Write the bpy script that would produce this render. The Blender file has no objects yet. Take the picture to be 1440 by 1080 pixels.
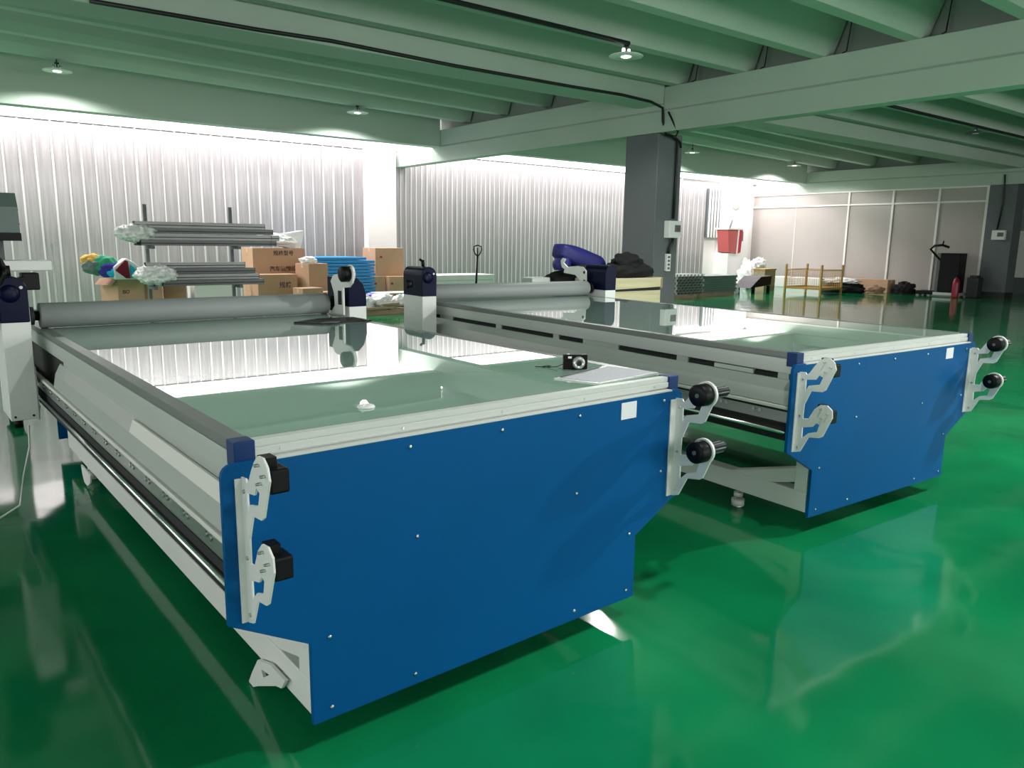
import bpy, bmesh, math, random
from mathutils import Vector, Matrix, noise
random.seed(7)
S = bpy.context.scene
COL = S.collection
PI = math.pi
TY = -0.0213            # the building stands 1.2 degrees off the tables
# ------------------------------------------------------------------ materials
def mat(name, col, rough=.5, metal=0., spec=.5, ior=None, coat=0., emis=None, es=0., alpha=None):
    m = bpy.data.materials.new(name); m.use_nodes = True
    b = m.node_tree.nodes['Principled BSDF']
    b.inputs['Base Color'].default_value = (*col, 1)
    b.inputs['Roughness'].default_value = rough
    b.inputs['Metallic'].default_value = metal
    b.inputs['Specular IOR Level'].default_value = spec
    if ior: b.inputs['IOR'].default_value = ior
    if coat: b.inputs['Coat Weight'].default_value = coat; b.inputs['Coat Roughness'].default_value = .03
    if emis: b.inputs['Emission Color'].default_value = (*emis, 1); b.inputs['Emission Strength'].default_value = es
    if alpha is not None: b.inputs['Alpha'].default_value = alpha
    return m
def nodes(m): return m.node_tree.nodes, m.node_tree.links, m.node_tree.nodes['Principled BSDF']
def vary(m, scale=4., amt=.12, stretch=(1,1,1), bump=0., bscale=None, rough=None, detail=3):
    """procedural mottling of the base colour, roughness and surface"""
    n, l, b = nodes(m)
    tc = n.new('ShaderNodeTexCoord'); mp = n.new('ShaderNodeMapping'); mp.inputs['Scale'].default_value = stretch
    l.new(tc.outputs['Object'], mp.inputs['Vector'])
    t = n.new('ShaderNodeTexNoise'); t.inputs['Scale'].default_value = scale; t.inputs['Detail'].default_value = detail
    l.new(mp.outputs[0], t.inputs['Vector'])
    r = n.new('ShaderNodeMapRange'); r.inputs['To Min'].default_value = 1-amt; r.inputs['To Max'].default_value = 1+amt
    r.inputs['From Min'].default_value = .25; r.inputs['From Max'].default_value = .75
    l.new(t.outputs['Fac'], r.inputs['Value'])
    mx = n.new('ShaderNodeVectorMath'); mx.operation = 'SCALE'
    mx.inputs[0].default_value = tuple(b.inputs['Base Color'].default_value)[:3]
    l.new(r.outputs[0], mx.inputs['Scale']); l.new(mx.outputs[0], b.inputs['Base Color'])
    if rough:
        r2 = n.new('ShaderNodeMapRange'); r2.inputs['To Min'].default_value = rough[0]; r2.inputs['To Max'].default_value = rough[1]
        l.new(t.outputs['Fac'], r2.inputs['Value']); l.new(r2.outputs[0], b.inputs['Roughness'])
    if bump:
        t2 = n.new('ShaderNodeTexNoise'); t2.inputs['Scale'].default_value = bscale or scale*4; t2.inputs['Detail'].default_value = 2
        l.new(mp.outputs[0], t2.inputs['Vector'])
        bp = n.new('ShaderNodeBump'); bp.inputs['Strength'].default_value = 1; bp.inputs['Distance'].default_value = bump
        l.new(t2.outputs['Fac'], bp.inputs['Height']); l.new(bp.outputs[0], b.inputs['Normal'])
    return m
M = {}
M['floor'] = vary(mat('green_epoxy', (.004,.205,.072), .06, ior=1.5), 1.1, .32, bump=.005, bscale=1.5, rough=(.05,.13))
M['paint'] = vary(mat('ceiling_paint', (.44,.525,.455), .75, spec=.3), .6, .05)
M['plaster'] = vary(mat('white_plaster', (.82,.775,.775), .7, spec=.3), .8, .03)
M['column'] = vary(mat('dark_grey_paint', (.115,.130,.138), .55), .7, .08)
M['column_base'] = mat('black_paint_and_shade', (.02,.025,.025), .5)
M['partition'] = vary(mat('partition_board', (.40,.365,.345), .6), .5, .05)
M['frame_white'] = mat('frame_white', (.78,.76,.73), .45)
M['powder_white'] = vary(mat('white_powder_coat', (.78,.79,.77), .38), 5, .02)
M['rail_white'] = mat('pale_rail', (.60,.62,.60), .42)
M['powder_blue'] = vary(mat('blue_powder_coat', (.0,.083,.262), .42, spec=.12), 1.2, .08)
M['cap_blue'] = mat('blue_plastic', (.002,.030,.135), .4, spec=.3)
M['rail_top'] = vary(mat('dull_rail_extrusion', (.20,.215,.21), .4, metal=.4), 3, .05, stretch=(8,.3,8))
M['alu'] = vary(mat('anodised_aluminium', (.60,.63,.61), .38, metal=.55), 3, .04, stretch=(8,.3,8))
M['alu_dark'] = vary(mat('mill_aluminium', (.42,.45,.44), .33, metal=.8), 3, .05, stretch=(8,.3,8))
M['sheet'] = vary(mat('grey_sheet_metal', (.50,.53,.51), .33, metal=.35), 2, .03)
M['silver'] = vary(mat('silver_profile', (.25,.25,.25), .35, metal=.3), 4, .15, stretch=(.5,6,6))
M['bar_dark'] = vary(mat('dark_profile', (.085,.088,.092), .35, metal=.3), 4, .15, stretch=(.5,6,6))
M['sheet_light'] = mat('pale_sheet', (.70,.71,.69), .42)
M['steel'] = mat('polished_steel', (.75,.76,.76), .15, metal=1)
M['bolt'] = mat('zinc_bolt', (.6,.6,.6), .3, metal=1)
M['black'] = mat('black_plastic', (.004,.004,.005), .42, spec=.18)
M['dark'] = mat('dark_void', (.01,.011,.012), .7)
M['navy'] = mat('navy_paint', (.002,.004,.026), .3, spec=.12)
M['roller'] = vary(mat('grey_rubber_roller', (.26,.28,.28), .55), 2, .04)
M['glass'] = vary(mat('green_glass_top', (.36,.52,.45), .012, ior=1.62, coat=.6), 1.2, .05)
M['glass'].node_tree.nodes['Principled BSDF'].inputs['Coat IOR'].default_value = 1.6; M['glass'].node_tree.nodes['Principled BSDF'].inputs['Coat Roughness'].default_value = .01
M['paper'] = mat('pale_paper', (.52,.52,.58), .6)
M['sticker'] = mat('white_sticker', (.8,.8,.85), .5)
M['carton'] = vary(mat('brown_cardboard', (.52,.32,.20), .8), 3, .07)
M['carton_d'] = vary(mat('inner_cardboard', (.36,.21,.13), .85), 3, .07)
M['tape'] = mat('packing_tape', (.62,.45,.30), .3)
M['ink'] = mat('dark_ink', (.05,.03,.03), .6)
M['red_ink'] = mat('red_ink', (.35,.02,.02), .6)
M['wood'] = vary(mat('pale_plywood', (.62,.56,.36), .7), 2, .14, stretch=(.6,3,8))
M['pallet_wood'] = vary(mat('pallet_wood', (.36,.28,.18), .8), 4, .25, stretch=(1,4,4))
M['blue_ply'] = vary(mat('blue_panel', (.0,.21,.55), .35), 1, .1)
M['blue_ply2'] = mat('pale_blue_edge', (.10,.42,.72), .4)
M['plastic_wrap'] = vary(mat('clear_wrap', (.88,.86,.86), .2, ior=1.5), 14, .3, bump=.02, bscale=25)
M['white_bag'] = vary(mat('white_film', (.86,.86,.87), .3), 3, .04, bump=.02, bscale=7)
M['blue_bag'] = vary(mat('blue_film', (.03,.06,.5), .25), 6, .3, bump=.01, bscale=12)
M['indigo'] = vary(mat('indigo_cover', (.012,.012,.14), .5), 6, .15)
M['cloth'] = vary(mat('black_cloth', (.005,.005,.006), .9), 8, .2)
M['gold'] = mat('yellow_cage_paint', (.45,.27,.06), .45)
M['red_m'] = mat('faded_red_paint', (.50,.10,.10), .5)
M['bright_red'] = mat('red_paint', (.42,.02,.05), .35)
M['panelgreen'] = vary(mat('green_grey_panel', (.14,.19,.18), .4), 2, .06)
M['endwall'] = mat('grey_infill', (.26,.29,.27), .8)
M['cable'] = mat('black_cable', (.008,.009,.01), .5)
M['cable_w'] = mat('white_cable', (.75,.75,.72), .5)
M['concrete'] = vary(mat('dark_room_wall', (.16,.17,.17), .8), .6, .08)
M['bulb'] = mat('lit_bulb', (.9,.9,.9), .4, emis=(1,1,.97), es=5)
M['bulb_off'] = mat('lamp_diffuser', (.75,.78,.76), .4)
M['yellow'] = mat('yellow_cloth', (.75,.42,.08), .8)
M['greenc'] = mat('green_cloth', (.03,.33,.18), .8)
M['purple'] = mat('violet_cloth', (.06,.04,.38), .8)
M['cyan'] = mat('cyan_cloth', (.01,.50,.75), .8)
M['maroon'] = mat('maroon_cloth', (.22,.01,.03), .8)
M['extred'] = mat('extinguisher_red', (.30,.01,.035), .3)
M['lens'] = mat('silver_lens', (.6,.6,.6), .25, metal=.6)
def foil():
    m = mat('foil_insulation', (.345,.328,.333), .3, metal=.25)
    n, l, b = nodes(m)
    tc = n.new('ShaderNodeTexCoord'); mp = n.new('ShaderNodeMapping'); mp.inputs['Scale'].default_value = (9,1,.35)
    l.new(tc.outputs['Object'], mp.inputs['Vector'])
    t = n.new('ShaderNodeTexNoise'); t.inputs['Scale'].default_value = 2.2; t.inputs['Detail'].default_value = 5; t.inputs['Roughness'].default_value = .62
    l.new(mp.outputs[0], t.inputs['Vector'])
    r = n.new('ShaderNodeMapRange'); r.inputs['From Min'].default_value = .3; r.inputs['From Max'].default_value = .7; r.inputs['To Min'].default_value = .30; r.inputs['To Max'].default_value = .52
    l.new(t.outputs['Fac'], r.inputs['Value']); l.new(r.outputs[0], b.inputs['Roughness'])
    cr = n.new('ShaderNodeMapRange'); cr.inputs['From Min'].default_value = .3; cr.inputs['From Max'].default_value = .7; cr.inputs['To Min'].default_value = .80; cr.inputs['To Max'].default_value = 1.12
    l.new(t.outputs['Fac'], cr.inputs['Value'])
    mx = n.new('ShaderNodeVectorMath'); mx.operation = 'SCALE'; mx.inputs[0].default_value = (.345,.328,.333)
    l.new(cr.outputs[0], mx.inputs['Scale']); l.new(mx.outputs[0], b.inputs['Base Color'])
    bp = n.new('ShaderNodeBump'); bp.inputs['Distance'].default_value = .012; bp.inputs['Strength'].default_value = .6
    l.new(t.outputs['Fac'], bp.inputs['Height']); l.new(bp.outputs[0], b.inputs['Normal'])
    return m
M['foil'] = foil()
M['seam'] = mat('foil_seam', (.54,.53,.53), .4)
def mesh_mat(name, col, sx, sz, gap):
    """wire-mesh look built from a grid of bright wires on dark"""
    m = mat(name, col, .4, metal=.5)
    return m
# ------------------------------------------------------------------ mesh collector
class G:
    def __init__(s): s.bm = bmesh.new()
    def box(s, x0, x1, y0, y1, z0, z1, mi=0):
        x0,x1 = sorted((x0,x1)); y0,y1 = sorted((y0,y1)); z0,z1 = sorted((z0,z1))
        v = [s.bm.verts.new(p) for p in ((x0,y0,z0),(x1,y0,z0),(x1,y1,z0),(x0,y1,z0),(x0,y0,z1),(x1,y0,z1),(x1,y1,z1),(x0,y1,z1))]
        for f in ((0,3,2,1),(4,5,6,7),(0,1,5,4),(1,2,6,5),(2,3,7,6),(3,0,4,7)):
            s.bm.faces.new([v[i] for i in f]).material_index = mi
        return s
    def prism(s, poly, axis, a, b, mi=0, holes=None):
        """extrude a polygon; axis 'x': poly=(y,z); 'y': (x,z); 'z': (x,y)"""
        def P(u, v, w): return {'x': (w,u,v), 'y': (u,w,v), 'z': (u,v,w)}[axis]
        if not holes:
            lo = [s.bm.verts.new(P(u,v,a)) for u,v in poly]; hi = [s.bm.verts.new(P(u,v,b)) for u,v in poly]
            n = len(poly); fs = [s.bm.faces.new(lo), s.bm.faces.new(hi)]
            for i in range(n): fs.append(s.bm.faces.new((lo[i],lo[(i+1)%n],hi[(i+1)%n],hi[i])))
            for f in fs: f.material_index = mi
            return s
        t = bmesh.new(); es = []
        for L in [poly]+holes:
            vs = [t.verts.new(P(u,v,a)) for u,v in L]
            for i in range(len(vs)): es.append(t.edges.new((vs[i],vs[(i+1)%len(vs)])))
        bmesh.ops.triangle_fill(t, use_beauty=True, edges=es)
        r = bmesh.ops.extrude_face_region(t, geom=t.faces[:])
        d = Vector(P(0,0,b))-Vector(P(0,0,a))
        for e in r['geom']:
            if isinstance(e, bmesh.types.BMVert): e.co += d
        s.merge(t, mi); return s
    def merge(s, t, mi=0):
        mp = {v: s.bm.verts.new(v.co) for v in t.verts}
        for f in t.faces:
            try: s.bm.faces.new([mp[v] for v in f.verts]).material_index = mi
            except ValueError: pass
        t.free(); return s
    def cyl(s, p0, p1, r, r1=None, n=20, mi=0, smooth=True):
        p0 = Vector(p0); p1 = Vector(p1); r1 = r if r1 is None else r1
        d = (p1-p0).normalized(); q = d.to_track_quat('Z','Y')
        A = []; B = []
        for i in range(n):
            a = 2*PI*i/n; o = q @ Vector((math.cos(a), math.sin(a), 0))
            A.append(s.bm.verts.new(p0+o*r)); B.append(s.bm.verts.new(p1+o*r1))
        fs = [s.bm.faces.new(A[::-1]), s.bm.faces.new(B)]
        for i in range(n):
            f = s.bm.faces.new((A[i],A[(i+1)%n],B[(i+1)%n],B[i])); f.smooth = smooth; fs.append(f)
        for f in fs: f.material_index = mi
        return s
    def tube(s, pts, r, n=8, mi=0):
        pts = [Vector(p) for p in pts]; rings = []
        for i, p in enumerate(pts):
            d = ((pts[min(i+1,len(pts)-1)]-p).normalized() + (p-pts[max(i-1,0)]).normalized())
            d = d.normalized() if d.length > 1e-6 else Vector((0,0,1))
            up = Vector((0,0,1)) if abs(d.z) < .9 else Vector((0,1,0))
            a = d.cross(up).normalized(); b = a.cross(d)
            rings.append([s.bm.verts.new(p+(a*math.cos(2*PI*k/n)+b*math.sin(2*PI*k/n))*r) for k in range(n)])
        for A, B in zip(rings, rings[1:]):
            for k in range(n):
                f = s.bm.faces.new((A[k],A[(k+1)%n],B[(k+1)%n],B[k])); f.smooth = True; f.material_index = mi
        s.bm.faces.new(rings[0][::-1]).material_index = mi; s.bm.faces.new(rings[-1]).material_index = mi
        return s
    def lathe(s, prof, c=(0,0,0), axis='z', n=28, mi=0):
        c = Vector(c); rings = []
        for r, h in prof:
            ring = []
            for k in range(n):
                a = 2*PI*k/n; u, v = r*math.cos(a), r*math.sin(a)
                o = {'z': (u,v,h), 'x': (h,u,v), 'y': (u,h,v)}[axis]
                ring.append(s.bm.verts.new(c+Vector(o)))
            rings.append(ring)
        for A, B in zip(rings, rings[1:]):
            for k in range(n):
                f = s.bm.faces.new((A[k],A[(k+1)%n],B[(k+1)%n],B[k])); f.smooth = True; f.material_index = mi
        for R, rev in ((rings[0], True), (rings[-1], False)):
            f = s.bm.faces.new(R[::-1] if rev else R); f.material_index = mi
        return s
    def blob(s, c, size, amp=.18, freq=2.5, seed=0, sub=4, flat=True, mi=0, ridge=False):
        t = bmesh.new(); bmesh.ops.create_icosphere(t, subdivisions=sub, radius=1)
        off = Vector((seed*7.3, seed*3.1, seed*1.7))
        for v in t.verts:
            d = v.co.normalized(); nv = noise.noise(d*freq+off)
            nv += .5*noise.noise(d*freq*2.3+off)
            if ridge: nv = .6-abs(nv)*1.6
            v.co = d*(1+amp*nv)
            if flat and v.co.z < -.55: v.co.z = -.55
            v.co = Vector((v.co.x*size[0], v.co.y*size[1], v.co.z*size[2])) + Vector(c)
        k = len(s.bm.faces); s.merge(t, mi); s.bm.faces.ensure_lookup_table()
        for f in s.bm.faces[k:]: f.smooth = True
        return s
    def rbox(s, x0, x1, y0, y1, z0, z1, r=.01, mi=0, seg=2):
        t = bmesh.new(); g = G.__new__(G); g.bm = t; g.box(x0,x1,y0,y1,z0,z1)
        bmesh.ops.bevel(t, geom=t.edges[:], offset=r, segments=seg, affect='EDGES', profile=.5)
        return s.merge(t, mi)
def obj(name, g, m, parent=None, bevel=0., kind=None, label=None, at=None, rot=None):
    me = bpy.data.meshes.new(name)
    bmesh.ops.recalc_face_normals(g.bm, faces=g.bm.faces[:])
    g.bm.to_mesh(me); g.bm.free()
    o = bpy.data.objects.new(name, me); COL.objects.link(o)
    for k in (m if isinstance(m, (list, tuple)) else [m]): me.materials.append(M[k] if isinstance(k, str) else k)
    if parent: o.parent = parent
    if bevel:
        b = o.modifiers.new('bevel', 'BEVEL'); b.width = bevel; b.segments = 2; b.limit_method = 'ANGLE'; b.angle_limit = .7
    if kind: o['kind'] = kind
    if label: o['label'] = label
    if at: o.location = at
    if rot is not None: o.rotation_euler = (0,0,rot)
    return o
def B2W(x, y, z=0):      # building axes to world
    c, s = math.cos(TY), math.sin(TY)
    return (x*c-y*s, x*s+y*c, z)
def thing(name, label, cat, loc=(0,0,0), rz=0., group=None):
    o = bpy.data.objects.new(name, None); COL.objects.link(o); o.empty_display_size = .1
    o.location = loc; o.rotation_euler = (0,0,rz); o['label'] = label; o['category'] = cat
    if group: o['group'] = group
    return o
def tag(o, label, cat, group=None):
    o['label'] = label; o['category'] = cat
    if group: o['group'] = group
    return o
def bthing(name, label, cat, x, y, z=0, rz=0., group=None):
    return thing(name, label, cat, B2W(x,y,z), TY+rz, group)
def copy_tree(o, parent=None):
    c = o.copy(); COL.objects.link(c); c.parent = parent
    for ch in o.children: copy_tree(ch, c)
    return c
def struct(name, g, m, parent=None, bevel=0.):
    o = obj(name, g, m, parent, bevel)
    if not parent: o['kind'] = 'structure'; o.rotation_euler = (0,0,TY)
    return o
def arc(cx, cy, r, a0, a1, n=5):
    return [(cx+r*math.cos(a0+(a1-a0)*i/n), cy+r*math.sin(a0+(a1-a0)*i/n)) for i in range(n+1)]
def text_mesh(name, s, size, m, parent, loc, rot, label=None, bold=0.0):
    c = bpy.data.curves.new(name, 'FONT'); c.body = s; c.size = size; c.extrude = .001; c.offset = bold
    t = bpy.data.objects.new('t', c); COL.objects.link(t)
    bpy.context.view_layer.update()
    me = bpy.data.meshes.new_from_object(t.evaluated_get(bpy.context.evaluated_depsgraph_get()))
    bpy.data.objects.remove(t); me.materials.clear(); me.materials.append(M[m])
    o = bpy.data.objects.new(name, me); COL.objects.link(o); o.parent = parent; o.location = loc; o.rotation_euler = rot
    return o
# ------------------------------------------------------------------ camera
r = Vector((0,0,0))
f_px, yaw, pitch, roll = 1082.1, -.6849, .1837, .0136
cy_, sy_ = math.cos(yaw), math.sin(yaw)
fwd = Vector((-sy_*math.cos(pitch), cy_*math.cos(pitch), -math.sin(pitch)))
right = Vector((cy_, sy_, 0)); up = right.cross(fwd)
R_ = right*math.cos(roll)+up*math.sin(roll); U_ = -right*math.sin(roll)+up*math.cos(roll)
cam = bpy.data.objects.new('camera', bpy.data.cameras.new('camera')); COL.objects.link(cam)
cam.data.sensor_width = 36; cam.data.lens = f_px/1440*36; cam.data.clip_end = 200; cam.data.clip_start = .05
mw = Matrix((R_, U_, -fwd)).transposed().to_4x4(); mw.translation = Vector((-.6227,-1.82,1.3912))
cam.matrix_world = mw; S.camera = cam
# ------------------------------------------------------------------ the building
X1, X1b, X2, X2b = 8.91, 9.48, 23.3, 23.87     # the two girder lines
XL, XR, YN, YF = -8.0, 30.0, -9.0, 15.0
CEIL = 4.45
struct('floor', G().box(XL-.2,XR+.2,YN-.2,YF+.2,-.1,0), 'floor')
ceil = struct('ceiling', G().box(XL,XR,YN,13.3,CEIL,CEIL+.15).box(XL,XR,14.92,YF,CEIL,CEIL+.15), 'paint')
struct('wall_far', G().box(XL,XR,YF,YF+.2,0,CEIL+.4), 'plaster')
lw = [(-6.5,-3.5),(-2,1),(2.5,5.5),(7,10)]  # unseen left-wall windows, added to light the tables' left sides
wl = G().box(XL-.2,XL,YN,YF,0,1.0).box(XL-.2,XL,YN,YF,3.3,CEIL+.4); py_ = YN
for a, b in lw: wl.box(XL-.2,XL,py_,a,1.0,3.3); py_ = b
wl.box(XL-.2,XL,py_,YF,1.0,3.3)
struct('wall_left', wl, 'plaster')
for i, (a, b) in enumerate(lw):
    g = G()
    for y in (a, (a+b)/2-.03, b-.06): g.box(XL-.13,XL-.07,y,y+.06,1.0,3.3)
    g.box(XL-.13,XL-.07,a,b,1.0,1.06).box(XL-.13,XL-.07,a,b,3.24,3.3)
    struct('window_%d' % (i+8), g, 'frame_white')  # frames for the added left-wall openings
struct('wall_right', G().box(XR,XR+.2,YN,YF,0,CEIL+.4), 'concrete')
# near wall, behind the viewpoint, with window openings
wn = G().box(XL,XR,YN-.2,YN,0,1.0).box(XL,XR,YN-.2,YN,3.3,CEIL+.4)
wins = [(-6,-2.5),(-1,2.5),(4,7.5),(10.5,14),(15.5,19),(20.5,24)]
px_ = XL
for a, b in wins: wn.box(px_,a,YN-.2,YN,1.0,3.3); px_ = b
wn.box(px_,XR,YN-.2,YN,1.0,3.3)
struct('wall_near', wn, 'plaster')
for i, (a, b) in enumerate(wins):
    g = G()
    for x in (a, (a+b)/2-.03, b-.06): g.box(x,x+.06,YN-.13,YN-.07,1.0,3.3)
    g.box(a,b,YN-.13,YN-.07,1.0,1.06).box(a,b,YN-.13,YN-.07,3.24,3.3)
    struct('window_%d' % (i+1), g, 'frame_white')
# girders run away from the viewer, joists rest on them
def girder(x0, x1, name):
    x1 = x0+.26
    g = G().prism([(x0,3.09),(x1,3.09),(x1,3.42),(x1+.10,3.42),(x1+.10,3.76),(x0+.03,3.76),(x0+.03,3.43),(x0,3.40)], 'y', YN, YF)
    return struct(name, g, 'paint', bevel=.008)
girder(X1, X1b, 'trim_1'); girder(X2, X2b, 'trim_2')
def joist(parent, y, x0, x1, zb=3.76, zl=None):
    g = G(); g.prism([(y-.085,0),(y+.085,0),(y+.34,1),(y-.34,1)], 'x', x0, x1)
    for v in g.bm.verts:      # the far joists rise slightly away from the girder
        z = zb if (zl is None or v.co.x > (x0+x1)/2) else zl
        v.co.z = CEIL if v.co.z > .5 else z
    return obj('joist', g, 'paint', parent)
near = [6.42-1.19*k for k in range(0,13)]
for x0, x1 in ((XL,X1+.2),(X1b-.2,X2+.2),(X2b-.2,XR)):
    for y in near: joist(ceil, y, x0, x1)
    for y in (8.3,9.6,10.9,12.2): joist(ceil, y, x0, x1, 3.84, 4.22)
# end blocks closing each joist gap over the girders
g = G()
for xx in (X1+.24, X2+.24): g.box(xx,xx+.08,YN,13.3,3.76,CEIL)
obj('end_wall', g, 'endwall', ceil)
for y0, y1, zb in ((6.62,7.16,3.50),(-6.9,-6.4,3.50)):
    for x0, x1 in ((XL,X1+.02),(X1b-.02,X2+.02),(X2b-.02,XR)):
        obj('cross_beam', G().prism([(y0,zb),(y1,zb),(y1+.05,CEIL),(y0-.05,CEIL)], 'x', x0, x1), 'paint', ceil, bevel=.01)
for i, (x0, x1) in enumerate(((XL,X1+.02),(X1b-.02,X2+.02),(X2b-.02,XR))):
    obj('edge_beam', G().box(x0,x1,13.0,13.3,3.40,CEIL), 'paint', ceil, bevel=.008)
# white head beam over the foil
struct('trim_3', G().box(XL,XR,14.90,15.0,3.45,CEIL+.3), 'plaster')
# skylight frame
g = G()
for k in range(20): g.box(XL+.9+k*1.9,XL+.95+k*1.9,13.3,14.92,CEIL+.02,CEIL+.1)
obj('skylight_bar', g, 'frame_white', ceil)
# columns
def column(x0, x1, y0, y1, nm, top=3.09, label=None):
    c = struct(nm, G().box(x0,x1,y0,y1,.16,top), 'column', bevel=.012)
    obj('base_band', G().box(x0-.004,x1+.004,y0-.004,y1+.004,0,.16), 'column_base', c)
    return c
c1 = column(X1,X1b,6.67,7.37,'column'); c1['label'] = 'dark grey square column behind the far applicator table'
c2 = column(X2,X2b,6.67,7.37,'column'); c2['label'] = 'dark grey square column at right end of the partition'
for x in (X1, X2): 
    c = column(x,x+.57,-6.8,-6.1,'column'); c['label'] = 'dark grey column behind the viewpoint'
# pilasters of the far wall
struct('trim_4', G().box(8.03,8.78,14.72,15.0,0,3.45), 'plaster')
struct('trim_5', G().box(21.3,22.6,14.6,15.0,0,3.45), 'plaster')
# foil lining on the far wall
def foil_bay(x0, x1, step, top, w, parent_name):
    o = struct(parent_name, G().box(x0,x1,14.93,15.0,.02,top), 'foil')
    g = G(); x = x0+step*.5; k = 0
    while x < x1-.02:
        ww = w*random.uniform(.6,1.1); lean = random.uniform(-.012,.012)
        g.prism([(x-ww/2,.02),(x+ww/2,.02),(x+ww/2+lean,top),(x-ww/2+lean,top)], 'y', 14.915, 14.935)
        x += step*random.uniform(.94,1.06)
    s = obj('foil_seam', g, 'seam', o); s['kind'] = 'stuff'
    return o
foil_bay(XL+.02, 8.02, .245, 3.44, .034, 'trim_6')
foil_bay(8.79, 19.4, .15, 3.44, .02, 'trim_7')
foil_bay(19.42, 20.6, .22, 3.15, .02, 'trim_8')
# dark doorway slot right of the foil
g = G().box(20.66,21.28,14.88,14.98,1.6,3.2)
for k in range(4): g.box(20.70+k*.15,20.75+k*.15,14.84,14.9,1.6,3.2,mi=1)
struct('window_7', g, ['column','frame_white'])
# partition under the second girder
pt = struct('wall_partition', G().box(X2+.05,X2+.12,7.37,15.45,0,3.09), 'partition')
for y, w in ((15.42,.07),(11.44,.06),(10.03,.06),(8.69,.06),(7.40,.07)):
    obj('stud', G().box(X2+.01,X2+.05,y-w/2,y+w/2,0,3.09), 'frame_white', pt)
obj('transom', G().box(X2+.012,X2+.05,7.37,15.45,2.64,2.69), 'frame_white', pt)
obj('head_rail', G().box(X2+.008,X2+.05,7.37,15.45,3.05,3.09), 'frame_white', pt)
obj('panel_joint', G().box(X2+.04,X2+.05,13.3,13.32,0,2.64), 'frame_white', pt)
# ------------------------------------------------------------------ lights
W = bpy.data.worlds.new('world'); S.world = W; W.use_nodes = True
W.node_tree.nodes['Background'].inputs[0].default_value = (.90,.95,1,1); W.node_tree.nodes['Background'].inputs[1].default_value = .6
def area(name, loc, rot, sx, sy, power, col=(1,1,1), parent=None):
    l = bpy.data.lights.new(name, 'AREA'); l.shape = 'RECTANGLE'; l.size = sx; l.size_y = sy; l.energy = power; l.color = col
    o = bpy.data.objects.new(name, l); COL.objects.link(o); o.location = loc; o.rotation_euler = rot
    return o
area('skylight_daylight', B2W((XL+XR)/2, 14.25, 4.0), (0,0,TY), XR-XL, .6, 1850, (1,.93,.945))
for i, (a, b) in enumerate(wins):
    area('window_fill', B2W((a+b)/2, YN-.16, 2.15), (PI/2,0,TY), b-a, 2.3, [40,110,270,260,130,60][i], (1,.99,.96))
for i, (a, b) in enumerate(lw):
    area('window_fill', B2W(XL-.16, (a+b)/2, 2.15), (PI/2,0,TY-PI/2), b-a, 2.3, [50,130,150,90][i], (1,.98,.97))  # added side fill from the unseen left openings
# ------------------------------------------------------------------ hanging lamps
def make_lamp():
    t = thing('pendant_lamp', '', 'lamp')
    obj('lamp_shade', G().lathe([(.035,.05),(.06,.045),(.19,.012),(.205,0),(.20,-.006),(.06,-.004),(.02,-.004)], n=32), 'powder_white', t)
    for s in (-1,1): obj('socket', G().cyl((s*.045,0,.03),(s*.045,0,.085),.022,.016,n=12), 'steel', t)
    obj('stem', G().cyl((0,0,.04),(0,0,.15),.009,n=10).box(-.03,.03,-.012,.012,.10,.125), 'cable', t)
    obj('bulb', G().lathe([(.02,-.004),(.06,-.006),(.055,-.012),(.03,-.014)], n=24), 'bulb', t)
    return t
lamp0 = make_lamp()
LAMPS = [(1.53,12.2,3.84,'round white pendant lamp, leftmost, above the foil wall beam',150),
         (6.54,12.2,3.77,'round white pendant lamp under the joists left of the central column',190),
         (16.45,12.2,3.80,'small round pendant lamp seen just right of the central column',280),
         (21.3,12.2,3.79,'small round pendant lamp nearest the partition head',280),
         (6.46,5.05,3.58,'bright round pendant lamp hanging from the black conduit above the far table',260),
         (16.3,5.05,3.60,'dark round pendant lamp silhouetted under the right hand joists',0),
         (1.6,-1.2,3.6,'round pendant lamp overhead beside the near table',190),
         (6.4,-1.4,3.6,'round pendant lamp overhead right of the near table',850),
         (11.2,-1.4,3.6,'round pendant lamp overhead to the right beyond the girder',850)]
lamps = [lamp0]+[copy_tree(lamp0) for _ in LAMPS[1:]]
for L, (x, y, z, lab, pw) in zip(lamps, LAMPS):
    L.location = B2W(x,y,z); L.rotation_euler = (0,0,TY); L['label'] = lab; L['group'] = 'round pendant lamps under the ceiling'
    if x == 6.46:
        for ch in L.children:
            if ch.name.startswith('socket'): ch.data = ch.data.copy(); ch.data.materials[0] = M['bulb']
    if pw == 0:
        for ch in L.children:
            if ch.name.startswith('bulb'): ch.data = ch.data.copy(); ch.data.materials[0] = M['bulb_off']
            if ch.name.startswith('lamp_shade'): ch.data = ch.data.copy(); ch.data.materials[0] = M['column']  # backlit look put into the lampshade's colour; the other lamps stay white
    else:
        sl = bpy.data.lights.new('lamp_light', 'SPOT'); sl.energy = pw; sl.spot_size = math.radians(158); sl.spot_blend = .22
        sl.shadow_soft_size = .08; sl.color = (1,1,.96)
        so = bpy.data.objects.new('lamp_light', sl); COL.objects.link(so); so.parent = L; so.location = (0,0,-.035)
# lamp drop rods up to the joists/slab
for x, y, z, lab, pw in LAMPS:
    o = obj('drop_rod', G().cyl((0,0,.12),(0,0,{12.2:4.02 if x<8 or 9.5<x<17 else 3.9,5.05:3.74}.get(y,3.80)-z),.010,n=8), 'cable')
    par = [L for L in COL.objects if L.get('label') == lab][0]; o.parent = par
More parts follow.
